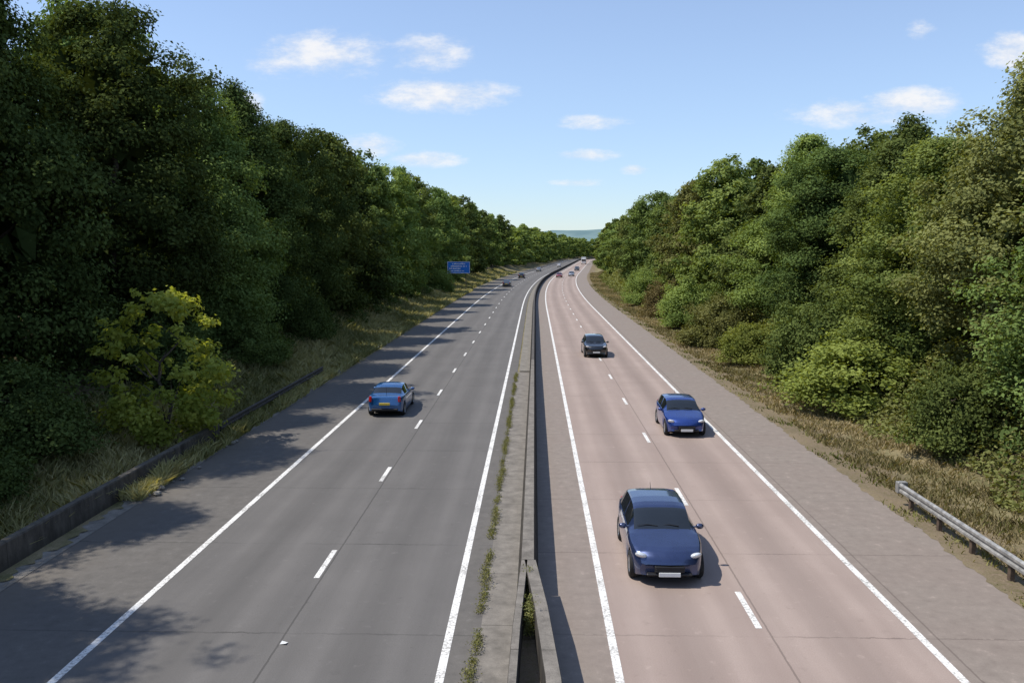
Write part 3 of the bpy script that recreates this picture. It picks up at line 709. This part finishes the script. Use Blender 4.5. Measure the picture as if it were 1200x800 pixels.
car('suv', 4.3, 1.80, 1.55, black, 4.6, 66.6, True, 'black sport utility car coming forward in the middle of the right carriageway', gp, .015)
car('saloon', 4.5, 1.80, 1.43, teal, -7.3, 43.4, False, 'mid blue saloon driving away in the slow lane of the left carriageway', gp)
car('saloon', 4.5, 1.8, 1.44, grey, -7.2, 189, False, 'grey saloon far away on the left carriageway, nearest of the tiny distant ones', gp)
car('hatch', 4.1, 1.75, 1.5, black, -7.2, 244, False, 'tiny dark hatchback on the left carriageway, just beyond the distant grey saloon', gp)
car('hatch', 4.1, 1.75, 1.5, silver, -7.2, 318, False, 'tiny silver hatchback farther round the bend of the left carriageway', gp)
car('saloon', 4.4, 1.78, 1.44, red, 3.2, 251, True, 'tiny red saloon in the distance beside the central wall on the right carriageway', gp)
car('hatch', 4.1, 1.75, 1.5, silver, 6.5, 262, True, 'tiny silver hatchback in the distance in the outer lane of the right carriageway', gp)
car('suv', 4.5, 1.85, 1.65, grey, 6.5, 330, True, 'tiny grey car behind the distant silver hatchback on the right carriageway', gp)
car('hatch', 4.1, 1.75, 1.5, white, -3.6, 400, False, 'tiny white hatchback farthest round the bend on the left carriageway', gp)
e = empty('lorry', (float(cx(470))+6.5, 470, .006), math.pi-.0746)
mb = MB(); mb.box(-1.25, 1.25, -6, 3.6, 1.1, 4.0, .05); mb.build('cargo_box', white, e)
mb = MB(); mb.box(-1.2, 1.2, 3.8, 5.8, .5, 3.2, .18); mb.build('cab', white, e)
mb = MB(); mb.box(-1.05, 1.05, 5.75, 5.83, 1.75, 2.75, .02); mb.build('windscreen', M['glass'], e)
mb = MB(); mb.box(-.4, .4, -5.8, 5.0, .7, 1.05, .02); mb.build('chassis', M['trim'], e)
for y in (4.7, -3.2, -4.4):
    for s in (-1, 1):
        mb = MB(); mb.tube([(s*.9, y, .5), (s*1.2, y, .5)], [.5, .5], 16); mb.build('wheel', M['tyre'], e)
for s in (-1, 1):
    mb = MB(); mb.box(s*.85-.15, s*.85+.15, 5.78, 5.84, .7, .9, .02); mb.build('headlight', M['lamp'], e)
tag(e, 'white lorry in the far distance where the right carriageway bends away', 'lorry')

# ------------------------------------------------------------------ light and sky
EL = R(57); sdir = Vector((-1, -.08, 0)).normalized()*math.cos(EL)+Vector((0, 0, math.sin(EL)))
sl = bpy.data.lights.new('sun', 'SUN'); sl.energy = 4.6; sl.angle = R(.53); sl.color = (1, .94, .84)
so = bpy.data.objects.new('sun', sl); COL.objects.link(so); so.rotation_euler = sdir.to_track_quat('Z', 'Y').to_euler()
W_ = bpy.data.worlds.new('World'); S.world = W_; W_.use_nodes = True; t = W_.node_tree; t.nodes.clear(); g = G(t)
sky = g.n('ShaderNodeTexSky'); sky.sky_type = 'NISHITA'; sky.sun_disc = False; sky.sun_elevation = EL; sky.sun_rotation = math.atan2(sdir.x, sdir.y)
sky.air_density = 1.0; sky.dust_density = .2; sky.ozone_density = 2.4
tc = g.n('ShaderNodeTexCoord').outputs['Generated']; sx = g.n('ShaderNodeSeparateXYZ'); g.l(tc, sx.inputs[0])
hz = g.mapr(sx.outputs[2], 0, .22, 1, 0, True)
skc = g.mix(1.0, sky.outputs[0], g.mix(hz, (1.02, 1.06, 1.18), (.80, .90, 1.08)), 'MULTIPLY')
skc = g.mix(.20, skc, (4.6, 5.2, 5.9))
bg = g.n('ShaderNodeBackground'); g.l(skc, bg.inputs[0]); bg.inputs[1].default_value = .15
yy = g.math('MAXIMUM', sx.outputs[1], .02); A = g.math('DIVIDE', sx.outputs[0], yy); B = g.math('DIVIDE', sx.outputs[2], yy)
cb = g.n('ShaderNodeCombineXYZ'); g.l(A, cb.inputs[0]); g.l(g.math('MULTIPLY', B, 2.2), cb.inputs[1])
nz = g.noise(cb.outputs[0], 17, 6, .68)
clouds = [(517,112,66,16,1),(378,62,62,22,.85),(325,72,36,16,.7),(505,62,38,18,.75),(432,172,34,12,.9),(498,187,38,8,.8),(286,122,18,12,.8),(692,144,34,7,.7),(688,182,30,6,.85),(745,199,14,5,.9),(676,214,24,4,.65),(1000,133,54,13,.75),(1070,121,48,15,1.0),(1192,60,34,18,1.1),(1080,38,14,9,.6)]
tot = None
for (px, py, rx, ry, st) in clouds:
    v = pixdir(px, py); a0 = v.x/v.y; b0 = v.z/v.y
    qa = g.math('MULTIPLY', g.math('SUBTRACT', A, a0), F/rx/1.2); qb = g.math('MULTIPLY', g.math('SUBTRACT', B, b0), F/ry/1.2)
    r2 = g.math('MULTIPLY_ADD', qa, qa, g.math('MULTIPLY', qb, qb))
    f = g.math('MULTIPLY', g.math('SUBTRACT', 1.25, r2), st)
    tot = f if tot is None else g.math('MAXIMUM', tot, f)
tot = g.mapr(g.math('MULTIPLY_ADD', g.math('SUBTRACT', nz, .50), 3.4, tot), -.1, 1.7, 0, .9, True)
tot = g.math('MULTIPLY', tot, g.math('GREATER_THAN', sx.outputs[1], .05))
bc = g.n('ShaderNodeBackground'); g.l(g.ramp(nz, (.72,.78,.89), (.97,.96,.96), .35, .6), bc.inputs[0]); bc.inputs[1].default_value = 1.0
mx = g.n('ShaderNodeMixShader'); g.l(tot, mx.inputs[0]); g.l(bg.outputs[0], mx.inputs[1]); g.l(bc.outputs[0], mx.inputs[2])
ow = g.n('ShaderNodeOutputWorld'); g.l(mx.outputs[0], ow.inputs[0])
